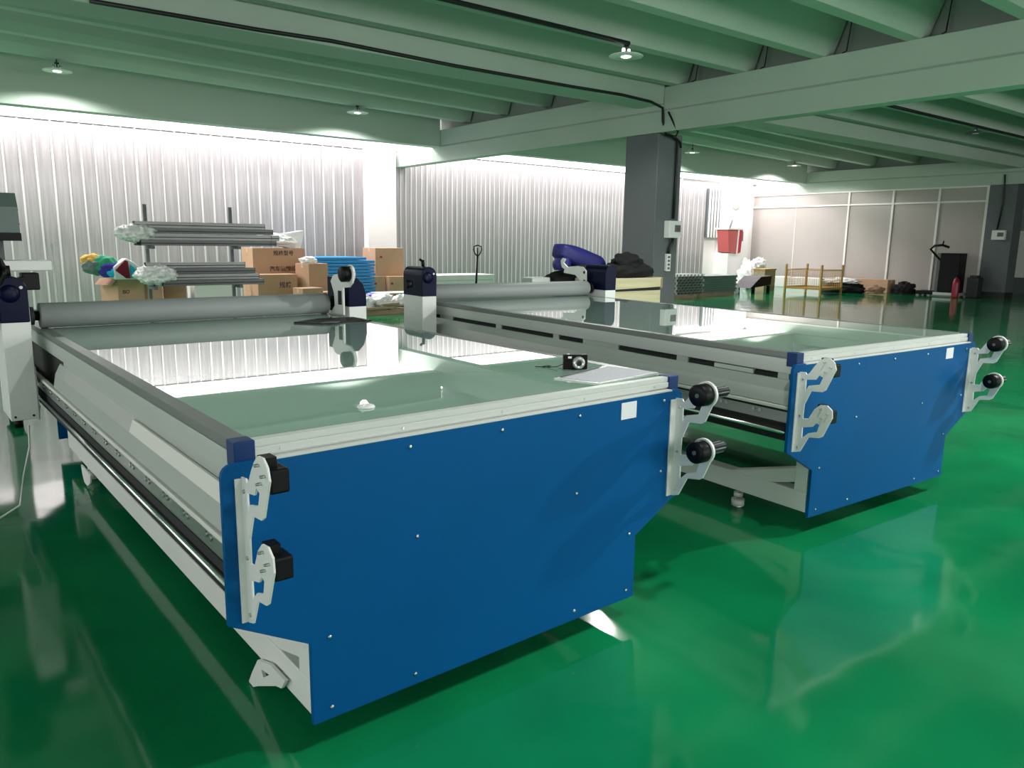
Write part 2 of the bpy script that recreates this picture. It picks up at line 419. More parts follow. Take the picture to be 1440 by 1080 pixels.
# conduits and cables
def path(name, pts, r, m, label, cat='cable'):
    return tag(obj(name, G().tube([B2W(*p) for p in pts], r), m), label, cat)
path('conduit', [(-3,5.05,3.735),(0,5.05,3.73),(3,5.05,3.735),(6.5,5.05,3.73)], .028, 'cable', 'black conduit pipe running under the joist to the bright lamp', 'conduit')
path('conduit', [(10.5,5.05,3.735),(14,5.05,3.73),(22.5,5.05,3.735)], .028, 'cable', 'black conduit pipe under the right hand joists beyond the girder', 'conduit')
path('power_cable', [(1,6.60,3.52),(2.6,6.60,3.53),(3.4,6.60,3.55),(5,6.60,3.52),(7,6.60,3.52),(8.0,6.60,3.53),(8.6,6.58,3.50),(8.87,6.58,3.44),(8.89,6.58,3.25),(9.0,6.6,3.06),(9.2,6.64,3.06),(9.32,6.635,3.0),(9.325,6.64,2.4),(9.315,6.64,1.78)], .022, 'cable', 'thick black power cable along the beam and down the central column')
path('power_cable', [(8.88,6.47,3.37),(8.93,6.3,3.06),(9.15,6.55,3.03),(9.40,6.645,2.98),(9.43,6.65,2.9)], .016, 'cable', 'short slack black cable looping at the central column head')
path('power_cable', [(23.28,7.02,3.35),(23.27,7.0,3.15),(23.275,6.98,2.6),(23.28,7.05,1.88)], .022, 'cable', 'black power cable running down the right hand column')
for y in near[:6]:
    o = path('cable', [(X1+.03,y-.32,3.76),(X1+.12,y-.32,3.80),(X1+.17,y-.33,4.2),(X1+.17,y-.33,CEIL)], .009, 'cable', 'thin black cable rising between joists above the central girder, one of the row')
    o['group'] = 'thin cables rising between the joists'
def switch_box(x, y, z, rz, lab, w=.29, h=.27):
    t = bthing('switch_box', lab, 'switch box', x, y, z, rz)
    obj('box_body', G().rbox(-w/2,w/2,-.12,0,-h/2,h/2,.008), 'powder_white', t)
    obj('box_window', G().box(-.02,w/2-.03,-.126,-.12,-.04,.07), 'column', t)
    obj('switch_knob', G().box(.03,.06,-.14,-.12,-.005,.025), 'bright_red', t)
    return t
switch_box(9.28, 6.67, 1.61, 0, 'grey electrical switch box on the central column')
obj_ = path('power_cable', [(9.30,6.60,1.50),(9.30,6.62,1.40),(9.25,6.63,1.32),(9.235,6.64,1.22)], .022, 'cable', 'short black lead between the switch box and the socket strip')
t = bthing('socket_strip', 'narrow white socket strip below the switch box on central column', 'socket', 9.235, 6.67, 1.08)
obj('strip_body', G().rbox(-.05,.05,-.05,0,-.14,.14,.006), 'powder_white', t)
for k in range(4): obj('outlet', G().box(-.025,.025,-.054,-.05,-.11+k*.06,-.075+k*.06), 'column', t)
switch_box(X2, 6.97, 1.73, -PI/2, 'white switch box on the right hand column', .33, .26)

# ------------------------------------------------------------------ the two applicator tables
W_, L_ = 1.66, 3.78
PO = [(-.047,.445)] + [(-.045,.815)] + arc(-.015,.825,.03,PI,PI/2,4) + arc(W_-.015,.825,.03,PI/2,0,4) + [(W_+.015,.445),(1.446,.325),(1.446,.085),(.165,.085),(.165,.325)]
BR = [(.003,.821),(-.030,.824),(-.037,.814),(-.05,.823),(-.071,.855),(-.093,.882),(-.117,.9),(-.146,.902),(-.17,.885),(-.180,.855),(-.138,.757),(-.122,.746),(-.066,.741),(-.037,.674),(-.035,.610),(-.063,.614),(-.09,.663),(-.117,.687),(-.152,.691),(-.178,.672),(-.182,.638),(-.142,.546),(-.127,.536),(-.072,.527),(-.034,.452),(-.003,.442)]
BH = [[(-.036,.79),(-.085,.797),(-.1,.819),(-.118,.811),(-.106,.778),(-.05,.764),(-.036,.736)],
      [(-.037,.567),(-.087,.58),(-.106,.601),(-.121,.595),(-.112,.561),(-.07,.547),(-.038,.518)]]
CH = [(-.135,.858),(-.137,.648)]     # chuck centres (y, z)
BOLTS = [(-.02,.79),(-.02,.62),(-.02,.47)]
CB = [(.428,.004),(.397,.048),(.34,.119),(.239,.15),(.13,.15),(.16,.112),(.20,.100),(.35,.026),(.39,.003)]
CBH = [(.315,.100),(.25,.112),(.298,.080)]
def make_table(loc, rz, label, yg, wheel):
    T = thing('applicator_table', label, 'work table', loc, rz)
    # glass bed
    obj('glass_top', G().box(.045,W_-.045,.028,L_-.028,.888,.900), 'glass', T, bevel=.001)
    obj('bed', G().box(.03,W_-.03,.03,L_-.03,.80,.887), 'powder_white', T)
    def side(s, nm_only=None):
        X = (lambda x: x) if s < 0 else (lambda x: W_-x)
        g = G().box(X(.0),X(.045),.0,L_,.876,.9005,mi=1)
        g.box(X(.0),X(.045),.0,L_,.803,.870).box(X(.004),X(.045),.0,L_,.868,.878,mi=1)
        obj('side_rail', g, ['alu','rail_top'], T, bevel=.0015)
        # cable slots below the rail, closed by short blocks
        g = G().box(X(.03),X(.05),.03,L_-.03,.765,.803)
        obj('slot_channel', g, 'dark', T)
        for a, b in (((.04,.10),(.66,.74),(1.20,1.52),(1.76,1.82),(2.42,2.49),(3.10,3.30)) if not wheel else ((.0,2.35),)):
            obj('slot_cover', G().box(X(.012),X(.03),a,b,.772,.803), 'alu', T)
        if not wheel: obj('slot_cover', G().box(X(.010),X(.03),.24,.48,.775,.796), 'sheet_light', T)
        # folded skirt: upper face, lower face
        g = G().prism([(X(.030),.772),(X(.012),.772),(X(-.012),.724),(X(-.024),.660),(X(-.010),.652),(X(.018),.72)], 'y', .0, 2.45 if wheel else L_-.20)
        obj('skirt', g, 'sheet', T)
        g = G().prism([(X(.006),.771),(X(-.002),.771),(X(-.0165),.728),(X(-.010),.728)], 'y', .0, 1.0)
        if wheel: obj('skirt_strip', g, 'frame_white', T)
        g = G().box(X(-.034),X(-.012),.0,L_-.02,.640,.656)
        obj('skirt_lip', g, 'frame_white', T, bevel=.003)
        # linear guide with its bolt heads
        g = G().box(X(-.018),X(.01),.0,L_-.02,.575,.628).box(X(-.024),X(.01),.0,L_-.02,.628,.640,mi=1).box(X(-.022),X(.01),.0,L_-.02,.566,.575,mi=1)
        gr = obj('guide_rail', g, ['alu_dark','dark'], T, bevel=.0015)
        for k in range(18):
            for d in (-.018,.018):
                y = .18+k*.2+d
                if y < L_-.1: obj('guide_bolt', G().cyl((X(-.018),y,.613),(X(-.024),y,.613),.009,n=10), 'bolt', gr)
        obj('lower_channel', G().box(X(-.018),X(.02),.0,L_-.02,.490,.566), 'dark', T)
        obj('tube_rail', G().cyl((X(-.027),.0,.532),(X(-.027),L_-.1,.532),.009,n=16), 'steel', T)
        # inner panel and bottom tray behind the rails
        obj('inner_panel', G().box(X(.02),X(.03),.0,L_-.02,.50,.79), 'dark', T)
    side(-1); side(1)
    obj('under_tray', G().box(.03,W_-.03,.0,L_-.02,.50,.515), 'column', T)
    # front and rear rails, corner caps, end panels
    for s in (0, 1):
        Y = (lambda y: y) if s == 0 else (lambda y: L_-y)
        g = G().box(.045,W_-.045,Y(.0),Y(.030),.884,.9015)
        g.box(.045,W_-.045,Y(-.004),Y(.03),.862,.882).box(.045,W_-.045,Y(.002),Y(.03),.84,.9)
        g.box(.045,W_-.045,Y(-.0225),Y(.0),.850,.8565)
        fr = obj('end_rail', g, 'rail_white', T, bevel=.0012)
        for k in range(5):
            x = .114+k*.355
            obj('rail_screw', G().cyl((x,Y(-.003),.872),(x,Y(-.006),.872),.004,n=10), 'bolt', fr)
        for x0, x1 in ((-.006,.047),(W_-.047,W_+.006)):
            obj('corner_cap', G().rbox(x0,x1,Y(-.008),Y(.047),.838,.9035,.003), 'cap_blue', T)
        ep = obj('end_panel', G().prism(PO, 'y', Y(-.022), Y(-.006)), 'powder_blue', T, bevel=.0015)
        for x, z in ((.22,.33),(.22,.12),(.49,.12),(.50,.55),(.48,.82),(.81,.82),(1.135,.55),(1.14,.12),(1.405,.12),(1.41,.34),(1.14,.82),(1.57,.55),(1.57,.82),(.22,.55)):
            if (x, z) == (.22,.55): continue
            obj('panel_screw', G().lathe([(.006,.0),(.0055,-.003),(.002,-.0045)] if s == 0 else [(.006,0),(.0055,.003),(.002,.0045)], (x,Y(-.022),z), 'y', 12), 'bolt', ep)
        if s == 0:
            obj('sticker', G().box(1.342,1.420,-.0235,-.022,.778,.838), 'sticker', ep)
    # roll brackets on the front panel
    for s in (-1, 1):
        x0 = .002 if s < 0 else W_-.022
        x1 = x0+.006
        b = obj('roll_bracket', G().prism([(y-.022,z) for y,z in BR], 'x', x0, x1, holes=[[(y-.022,z) for y,z in h] for h in BH]), 'powder_white', T, bevel=.001)
        obj('bracket_flange', G().box(x0-(.016 if s < 0 else .030),x0+.001,-.0262,-.0222,.445,.818), 'powder_white', b)
        for y, z in [(y-.022,z) for y,z in BOLTS]:
            obj('bolt', G().cyl((x0-.003,y,z),(x1+.003,y,z),.0055,n=8), 'bolt', b)
        for y, z in CH:
            y -= .022
            if s < 0:
                for dy, dz in ((.012,.022),(-.022,.004),(.004,-.02)):
                    obj('bolt', G().cyl((x0-.012,y+dy,z+dz),(x1,y+dy,z+dz),.004,n=8), 'bolt', b)
                c = obj('roll_holder', G().rbox(x1,x1+.048,y-.036,y+.030,z-.040,z+.018,.006).box(x1,x1+.03,y-.005,y+.035,z+.018,z+.04), 'black', b)
            else:
                obj('roll_disc', G().cyl((x0-.003,y,z),(x1+.003,y,z),.047,n=36), 'powder_white', b)
                obj('roll_holder', G().lathe([(.012,-.052),(.036,-.052),(.040,-.048),(.041,-.008),(.041,-.002)], (x0,y,z), 'x', 32).cyl((x0-.054,y,z),(x0-.05,y,z),.008,n=10,mi=1), ['black','column'], b)
                hd = G().lathe([(.024,.006),(.024,.016),(.019,.02),(.019,.115),(.016,.122),(.008,.122)], (x0,y,z), 'x', 20)
                obj('grip', hd, 'black', b)
                for k in range(6):
                    a = k*PI/3
                    obj('grip_rib', G().cyl((x0+.025,y+.019*math.cos(a),z+.019*math.sin(a)),(x0+.11,y+.019*math.cos(a),z+.019*math.sin(a)),.003,n=6), 'column', b)
    # base frame
    for s in (-1, 1):
        X = (lambda x: x) if s < 0 else (lambda x: 1.611-x)
        pw_ = 'powder_white' if s < 0 else 'column_base'  # right beam black: the shade under the table is put into its colour
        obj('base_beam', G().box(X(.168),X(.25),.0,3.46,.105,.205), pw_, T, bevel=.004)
        for ya, yb, yc in ((.0,.07,.43),(3.46,3.39,3.03)):
            obj('post', G().prism([(ya,.205),(yb,.205),(yb,.33),(ya,.33)], 'x', X(.168), X(.25)).box(X(.17),X(.25),min(ya,yb),max(ya,yb),.33,.50), 'powder_white', T, bevel=.003)
            obj('brace', G().prism([(ya,.335),(ya,.250),(yb,.242),(yc-(.22 if ya < yc else -.22),.204),(yc+(.03 if ya < yc else -.03),.204)], 'x', X(.172), X(.245)), 'powder_white', T, bevel=.003)
            if wheel and s < 0 and yc < 1: continue
            gl = G().cyl((X(.21),yc,.0),(X(.21),yc,.012),.026,.026,n=28,mi=1).cyl((X(.21),yc,.012),(X(.21),yc,.046),.034,.034,n=28)
            gl.cyl((X(.21),yc,.03),(X(.21),yc,.105),.009,n=12,mi=1).cyl((X(.21),yc,.062),(X(.21),yc,.085),.024,n=24)
            obj('levelling_foot', gl, ['powder_white','steel'], T)
        if s < 0 and wheel:
            obj('caster_bracket', G().prism(CB, 'x', .150, .160, holes=[CBH]), 'powder_white', T)
            obj('caster_bracket', G().prism([(2.75,.105),(3.0,.105),(2.98,.05),(2.94,.015),(2.86,.015),(2.78,.05)], 'x', .150, .158), 'powder_white', T)
    for y in (3.03,):
        obj('cross_member', G().box(.25,1.361,y-.04,y+.04,.11,.19), 'powder_white', T, bevel=.003)
    # gantry: housings, side plates, roller
    g = G().rbox(-.185,-.060,yg-.20,yg+.12,.455,.955,.004).box(-.062,-.052,yg-.17,yg+.10,.44,.72)
    hs = obj('gantry_housing', g, 'powder_white', T)
    for dy in (-.12,-.03,.06):
        for z in (.50,.60): obj('bolt', G().cyl((-.054,yg+dy,z),(-.044,yg+dy,z),.012,n=12), 'bolt', hs)
    for x in (-.165,-.085): obj('bolt', G().cyl((x,yg-.20,.475),(x,yg-.203,.475),.006,n=8), 'dark', hs)
    arch = [(-.187,.955),(-.058,.955),(-.058,1.12)] + arc(-.1225,1.12,.0645,0,PI,10)
    hc = obj('housing_cover', G().prism(arch, 'y', yg-.20, yg+.12), 'navy', T, bevel=.006)
    obj('cover_bulge', G().lathe([(.045,-.008),(.040,-.014),(.02,-.018),(.005,-.019)], (-.135,yg-.195,1.10), 'y', 24), 'navy', hc)
    obj('lever', G().cyl((-.122,yg-.1,1.175),(-.125,yg-.1,1.235),.013,n=12).cyl((-.125,yg-.1,1.225),(-.153,yg-.1,1.24),.010,n=10), 'black', hc)
    obj('knob', G().lathe([(.012,.0),(.03,-.005),(.036,-.02),(.036,-.045),(.030,-.055)], (-.240,yg-.13,1.05), 'x', 20), 'black', hc)
    obj('indicator', G().cyl((-.085,yg-.201,1.13),(-.085,yg-.206,1.13),.008,n=12), 'sticker', hc)
    if wheel:
        w = G(); cx, cy, cz = -.262, yg-.30, 1.222
        w.tube([(cx+.10*math.cos(a), cy, cz+.10*math.sin(a)) for a in [2*PI*k/28 for k in range(29)]], .014)
        for k in range(3):
            a = k*2*PI/3+.3; w.cyl((cx,cy,cz),(cx+.10*math.cos(a),cy,cz+.10*math.sin(a)),.009,n=8)
        w.cyl((cx,cy-.02,cz),(cx,cy+.04,cz),.085,n=32)
        w.cyl((cx,cy,cz),(cx,cy+.1,cz),.022,n=14)
        hw = obj('hand_wheel', w, 'black', T)
        obj('wheel_mount', G().rbox(-.34,-.187,yg-.19,yg-.02,.955,1.17,.006), 'navy', hc)
        obj('control_box', G().rbox(-.16,.10,yg+.06,yg+.22,1.20,1.255,.008), 'powder_white', hc)
        obj('control_screen', G().rbox(-.045,.035,yg+.06,yg+.16,1.10,1.19,.006).box(-.06,-.03,yg+.02,yg+.1,1.15,1.17), 'black', hc)
    # right housing
    g = G().rbox(1.725,1.850,yg-.19,yg+.12,.455,.955,.004).box(1.712,1.727,yg-.17,yg+.10,.44,.72)
    hs2 = obj('gantry_housing', g, 'powder_white', T)
    hc2 = obj('housing_cover', G().prism([(1.723,.955),(1.852,.955),(1.852,1.03),(1.83,1.10),(1.79,1.14),(1.723,1.14)] if wheel else [(1.723,.955),(1.852,.955),(1.852,1.12)]+arc(1.7875,1.12,.0645,0,PI,8), 'y', yg-.19, yg+.12), 'navy', T, bevel=.006)
    xp = 1.675
    if wheel:
        sp = obj('side_plate', G().prism([(y+yg,z) for y,z in [(-.02,.905),(-.08,.96),(-.075,1.04),(-.029,1.116),(-.07,1.157),(-.18,1.172),(-.29,1.215),(-.335,1.215),(-.351,1.186),(-.333,1.117),(-.288,1.088),(-.205,1.082),(-.205,.905)]], 'x', xp, xp+.012), 'powder_white', T, bevel=.002)
        obj('plate_slot', G().box(xp-.004,xp,yg-.185,yg-.14,.97,1.06), 'dark', sp)
        obj('roll_end', G().lathe([(.001,-.018),(.046,-.018),(.050,-.014),(.050,.045)], (xp-.03,yg-.28,1.172), 'x', 32), 'black', sp)
        obj('roll_end_rim', G().cyl((xp+.012,yg-.28,1.172),(xp+.022,yg-.28,1.172),.058,n=36), 'frame_white', sp)
        obj('drive_arm', G().cyl((xp+.015,yg-.26,1.17),(xp+.10,yg-.04,1.08),.03,n=14), 'navy', sp)
    else:
        sp = obj('side_plate', G().prism([(y+yg,z) for y,z in [(.366,1.119),(.287,1.156),(.171,1.165),(.084,1.160),(.035,1.126),(.022,.955),(.022,.905),(.088,.905),(.095,.951),(.131,1.039),(.194,1.081),(.366,1.094)]], 'x', xp, xp+.012), 'powder_white', T, bevel=.002)
        obj('plate_hook', G().prism([(yg+y,z) for y,z in [(.34,1.12),(.40,1.15),(.42,1.21),(.39,1.235),(.35,1.225),(.375,1.19),(.31,1.15)]], 'x', xp, xp+.012), 'powder_white', sp)
        for y, z in ((.06,1.11),(.055,1.03),(.055,.935)):
            obj('plate_hole', G().cyl((xp-.002,y+yg,z),(xp+.0005,y+yg,z),.014,n=14), 'dark', sp)
    obj('side_plate', G().box(-.058,-.045,yg-.10,yg+.08,.90,1.02), 'powder_white', T)
    rl = obj('roller', G().lathe([(.001,.008),(.063,.008),(.067,.014),(.067,1.650),(.063,1.655),(.001,1.655)], (0,yg,.968), 'x', 40), 'roller', T)
    obj('axle', G().cyl((-.06,yg,.968),(.01,yg,.968),.026,n=18).cyl((1.65,yg,.968),(1.73,yg,.968),.026,n=18), 'black', rl)
    for x in (-.03,1.70): obj('bearing', G().cyl((x-.012,yg,.968),(x+.012,yg,.968),.048,n=24), 'dark', rl)
    return T
TA = make_table((0,0,0), 0, 'large applicator table in the foreground with blue end panel and camera on its glass', 2.93, True)
TB = make_table((2.5908,.0592,0), -.0725, 'applicator table standing behind to the right with blue end panel and empty glass top', 3.43, False)
# ---- things on the near table
t = thing('compact_camera', 'small black compact camera standing on the glass beside the clipboard', 'camera', (1.455,.335,.9), math.radians(-33))
obj('camera_body', G().rbox(-.048,.048,-.012,.012,0,.058,.004), 'black', t)
lb = obj('lens_barrel', G().lathe([(.025,-.012),(.025,-.018),(.022,-.022),(.020,-.030),(.016,-.031),(.015,-.028),(.002,-.028)], (.012,0,.027), 'y', 32), 'lens', t)
obj('lens_glass', G().cyl((.012,-.0285,.027),(.012,-.0292,.027),.010,n=20), 'dark', lb)
obj('flash', G().box(-.030,-.016,-.0125,-.012,.044,.052), 'sticker', t)
obj('shutter_button', G().cyl((-.028,0,.058),(-.028,0,.061),.006,n=12), 'bolt', t)
obj('wrist_strap', G().tube([(-.048,0,.02),(-.07,.01,.008),(-.10,.03,.003),(-.12,.05,.003),(-.10,.075,.003),(-.085,.06,.003),(-.11,.035,.003),(-.15,.05,.003)], .0016, 6), 'black', t)
t = thing('clipboard', 'clear clipboard with white paper lying at the near right corner of the glass', 'clipboard', (1.44,.165,.9005), math.radians(0))
q = [(-.193,.052),(-.085,.17),(.197,.128),(.203,-.085),(-.14,-.11)]
obj('board', G().prism([(-.205,.050),(.165,.150),(.215,-.082),(-.140,-.120)], 'z', 0, .003), 'sheet', t)
obj('paper', G().prism([(-.175,.036),(.155,.126),(.203,-.076),(-.128,-.110)], 'z', .003, .0045), 'paper', t)
obj('clip', G().prism([(-.17,.055),(.10,.128),(.102,.120),(-.168,.047)], 'z', .0045, .008), 'column', t)
t = thing('suction_lifter', 'small clear plastic disc lying on the front of the near glass top', 'disc', (.455,.183,.9005))
obj('disc_body', G().lathe([(.001,.002),(.022,.003),(.028,.0),(.024,.006),(.010,.008),(.001,.008)], n=24), 'white_bag', t)
obj('disc_tab', G().cyl((-.018,-.01,.008),(.014,.012,.008),.003,n=8), 'sticker', t)
t = thing('tool_mat', 'thin black mat lying on the glass beside the right roller housing', 'mat', (1.46,2.45,.9005), 0)
obj('mat_sheet', G().prism([(-.235,.02),(-.165,-.09),(-.13,-.135),(.02,-.10),(.20,-.12),(.20,.12),(-.02,.14)], 'z', 0, .008), 'black', t)
obj('mat_cover', G().prism([(-.13,-.115),(-.05,-.16),(.005,-.10),(-.06,-.06)], 'z', .008, .011), 'column', t)
tag(obj('white_cable', G().tube([(-.12,2.66,.44),(-.13,2.62,.34),(-.17,2.60,.20),(-.2,2.6,.05),(-.35,2.5,.006),(-.7,2.4,.006),(-1.2,2.6,.006)], .005), 'cable_w'), 'thin white cable trailing from the near table housing to the floor', 'cable')
# ------------------------------------------------------------------ goods in the hall (building axes)
# laminator cut by the left edge of the photo
t = bthing('laminating_machine', 'grey hooded roll laminator behind the near table at the far left', 'machine', -.95, 4.9, 0)
g = G().prism([(-.20,1.36),(.17,1.36),(.20,1.42),(.17,1.50),(.13,1.62),(.08,1.70),(-.12,1.70),(-.20,1.60)], 'y', -.2, .2)
g = G().prism([(-.18,1.40),(.18,1.40),(.15,1.50),(.12,1.60),(.07,1.68),(-.10,1.68),(-.18,1.58)], 'x', -.95, 1.03)
hd = obj('hood', g, 'panelgreen', t, bevel=.004)
obj('hood_edge', G().box(-.95,1.035,-.185,.185,1.345,1.40), 'black', hd)
for z in (1.46,1.56): obj('hood_seam', G().box(-.95,1.034,-.19+.2*(z-1.40),-.16,z,z+.006), 'dark', hd)
for x in (-.8,.90):
    obj('post', G().box(x-.035,x+.035,-.04,.04,.55,1.36), 'column', t)
    obj('side_frame', G().rbox(x-.05,x+.05,-.22,.22,.06,.80,.01), 'powder_white', t)
obj('machine_roller', G().cyl((-.75,0,.86),(.85,0,.86),.07,n=28), 'roller', t)
obj('machine_bed', G().box(-.75,.85,-.25,.25,.68,.74), 'sheet', t)
for x in (-.8,.90):
    for y in (-.18,.18): obj('foot', G().cyl((x,y,0),(x,y,.06),.03,n=16), 'black', t)
# rack with aluminium profiles
t = bthing('profile_rack', 'tall grey two tier rack carrying aluminium profiles before the foil wall', 'rack', 2.88, 10.6)
for x in (-.62,.62):
    obj('upright', G().box(x-.022,x+.022,.0,.05,.05,1.85), 'column', t)
    obj('rack_foot', G().box(x-.035,x+.035,-.35,.40,0,.05), 'column', t)
    for z in (.62,1.21): obj('arm', G().box(x-.025,x+.025,-.34,.0,z,z+.045), 'column', t)
prof_first = None
tiers = [('upper',1.257,[(0,-.26,1.9,0),(0,-.16,2.05,.05),(0,-.07,2.0,.02),(.087,-.24,2.0,-.03),(.087,-.13,2.15,.06),(.087,-.05,2.1,.0),(.174,-.20,1.95,.04),(.174,-.10,2.2,-.08),(.261,-.16,1.9,-.05)]),
         ('lower',.667,[(0,-.26,1.5,.14),(0,-.16,1.6,.10),(0,-.07,1.5,.05),(.087,-.24,1.55,.05),(.087,-.13,1.6,.0),(.087,-.05,1.55,.04),(.174,-.20,1.6,-.02),(.174,-.10,1.5,-.05),(.261,-.15,1.45,-.08)])]
def make_profile():
    p = thing('aluminium_profile', '', 'profile')
    g = G().box(-1,1,-.043,.043,0,.084)
    g.box(-1,1,-.044,-.040,.028,.040,mi=1)
    obj('profile_bar', g, ['bar_dark','dark'], p, bevel=.004)
    for s in (-1,1): obj('profile_end', G().box(s*1.0,s*1.006,-.043,.043,0,.084), 'black', p)
    return p
pos_words = ['front bottom','middle bottom','rear bottom','front middle','centre middle','rear middle','front top','rear top','topmost']
P0 = make_profile(); used = False
for nm, z0, lst in tiers:
    for (dz, dy, ln, dx), wd in zip(lst, pos_words):
        p = P0 if not used else copy_tree(P0); used = True
        p.location = B2W(2.88+dx+(.18 if nm == 'upper' else .10), 10.6+dy, z0+dz); p.rotation_euler = (0,0,TY); p.scale = (ln/2,1,1)
        sv = pos_words.index(wd) in (4,3,7,8)
        if sv:
            for ch in p.children:
                if ch.name.startswith('profile_bar'): ch.data = ch.data.copy(); ch.data.materials[0] = M['silver']
        p['label'] = '%s aluminium profile bar, %s in the %s bundle on the rack' % ('silver' if sv else 'dark grey', wd, nm); p['group'] = 'aluminium profiles on the %s rack tier' % nm
for x, z, sx, sz, lab in ((2.08,1.43,.28,.13,'crumpled clear wrap around the left end of the upper profile bundle'),(2.33,.83,.30,.15,'crumpled clear wrap around the left end of the lower profile bundle')):
    tag(obj('plastic_wrap', G().blob((0,0,0),(sx,.24,sz),.25,4,seed=int(z*10),flat=False), 'plastic_wrap', at=B2W(x,10.46,z), rot=TY), lab, 'wrap')
tag(obj('white_post', G().box(-.015,.015,-.015,.015,0,.02).cyl((0,0,.0),(0,0,1.3),.012,n=10), 'cable_w', at=B2W(.72,8.2,0), rot=TY), 'thin pale pole standing behind the near table at the left', 'pole')
def carton(label, x, y, z, w, d, h, rz=0, open_=False, tape=True, txt=None, group=None, marks=None, shade='carton'):
    t = bthing('cardboard_carton', label, 'carton', x, y, z, rz, group)
    if not open_:
        b = obj('carton_body', G().rbox(-w/2,w/2,-d/2,d/2,0,h,.006), shade, t)
        if tape: obj('tape', G().box(-w/2-.001,w/2+.001,-.03,.03,h-.08,h+.001), 'tape', t)
    else:
        e = .006; g = G().box(-w/2,w/2,-d/2,-d/2+e,0,h).box(-w/2,w/2,d/2-e,d/2,0,h).box(-w/2,-w/2+e,-d/2,d/2,0,h).box(w/2-e,w/2,-d/2,d/2,0,h).box(-w/2,w/2,-d/2,d/2,0,e)
        b = obj('carton_body', g, shade, t)
        for s in (-1,1):
            obj('flap', G().prism([(s*w/2,h),(s*(w/2+.10),h-.10),(s*(w/2+.10),h-.094),(s*w/2,h+.006)], 'y', -d/2+.01, d/2-.01), 'carton_d', t)
    if txt:
        for s, tx, tz, sz in txt:
            text_mesh('printed_text', s, sz, 'ink', b, (tx,-d/2-.0015,tz), (PI/2,0,0), bold=.002)
    for mx, mz in (marks or []):
        obj('printed_mark', G().prism([(mx-.03,mz-.02),(mx+.03,mz-.02),(mx+.04,mz),(mx,mz+.035),(mx-.04,mz)], 'y', -d/2-.002, -d/2-.0005), 'red_ink', b)
    return t
carton('open cardboard carton at left under the coloured cloths', 2.20, 12.2, .0, .46, .5, .70, rz=.35, open_=True, txt=[('ISO',-.16,.47,.08)])
carton('narrow cardboard carton right of the one with coloured cloths', 2.62, 12.3, 0, .42, .45, .60, rz=-.25)
carton('low cardboard carton below the lower profile bundle', 3.08, 12.5, 0, .36, .4, .62, rz=-.2, shade='carton_d')
carton('white carton with grey marks below the lower profile bundle', 3.76, 12.6, 0, .75, .45, .66, shade='powder_white')
carton('large cardboard carton with two lines of printed characters and a white bag on top', 5.02, 12.85, 0, 1.02, .6, 1.20, rz=0.0, txt=[('规格型号',-.12,1.07,.10),('汽车流貌印箱',-.20,.775,.105)])
carton('medium cardboard carton in front of the large printed carton', 4.74, 12.15, 0, .74, .4, .735, rz=.0, txt=[('规格',.02,.50,.12)])
carton('upright cardboard carton tied with white string beside the blue panels', 5.42, 12.0, 0, .44, .40, .93, rz=.25)
carton('small pale cardboard carton nearest to the roller, before the upright one', 4.99, 11.2, 0, .40, .35, .53, rz=.12)
carton('flat cardboard carton just right of the small pale one', 5.45, 11.4, 0, .35, .35, .44, rz=.12)
ST = 'cartons stacked against the far pilaster'
carton('lower left cardboard carton in the stack against the far pilaster', 7.60, 13.9, .0, .50, .6, .58, rz=.0, marks=[(.0,.42)], group=ST)
carton('lower right cardboard carton in the stack against the far pilaster', 8.13, 13.75, .0, .54, .6, .58, rz=.0, group=ST, marks=[(-.2,.42)])
carton('top cardboard carton of the stack against the far pilaster', 8.02, 14.0, .58, .72, .6, .62, rz=.0, group=ST, marks=[(-.22,.42)])
g0 = tag(obj('string_bag', G().blob((0,0,0),(.16,.12,.08),.3,3,seed=4), 'white_bag', at=B2W(5.36,12.0,.975), rot=TY), 'small white plastic bag on the upright string-tied carton', 'bag')
tag(obj('plastic_bag', G().prism([(-.46,.12),(-.20,.02),(.10,-.03),(.34,-.12),(.40,.10),(.44,.30),(.10,.24),(-.34,.22)], 'y', -.10, .16).blob((-.1,0,.10),(.40,.22,.13),.25,2.5,seed=9), 'white_bag', at=B2W(5.15,12.8,1.24), rot=TY, bevel=.02), 'large white plastic bag draped over the big printed carton', 'bag')
# coloured cloths on the open carton
t = bthing('cloth_bundle', 'striped cloth bundle in yellow, green, violet and blue at the far left carton', 'cloth', 1.90, 12.1, .90, 0)
obj('cloth_fold', G().blob((-.13,0,.10),(.16,.14,.10),.25,2,seed=1,flat=False), 'yellow', t)
obj('cloth_fold', G().blob((-.10,-.05,.0),(.19,.13,.14),.2,2,seed=2,flat=False), 'panelgreen', t)
obj('cloth_fold', G().blob((.02,-.09,.02),(.20,.12,.15),.2,2,seed=3,flat=False), 'greenc', t)
obj('cloth_fold', G().blob((.08,-.15,-.04),(.16,.10,.13),.2,2,seed=4,flat=False), 'purple', t)
obj('cloth_fold', G().blob((.13,-.20,-.09),(.12,.08,.08),.2,2,seed=5,flat=False), 'cyan', t)
t = bthing('cloth_bag', 'peaked white, maroon and cyan cloth bag on the open carton', 'bag', 2.22, 11.9, .70, 0)
obj('bag_body', G().prism([(-.20,.0),(-.21,.20),(-.02,.34),(.10,.27),(.26,.12),(.30,.0)], 'y', -.1, .15), 'white_bag', t, bevel=.02)
obj('bag_panel', G().prism([(-.19,.15),(-.04,.31),(.0,.29),(.02,.02),(-.04,.02)], 'y', -.135, -.10), 'maroon', t, bevel=.004)
obj('bag_panel', G().prism([(.03,.24),(.08,.19),(.17,.02),(.04,.02)], 'y', -.135, -.10), 'cyan', t, bevel=.004)
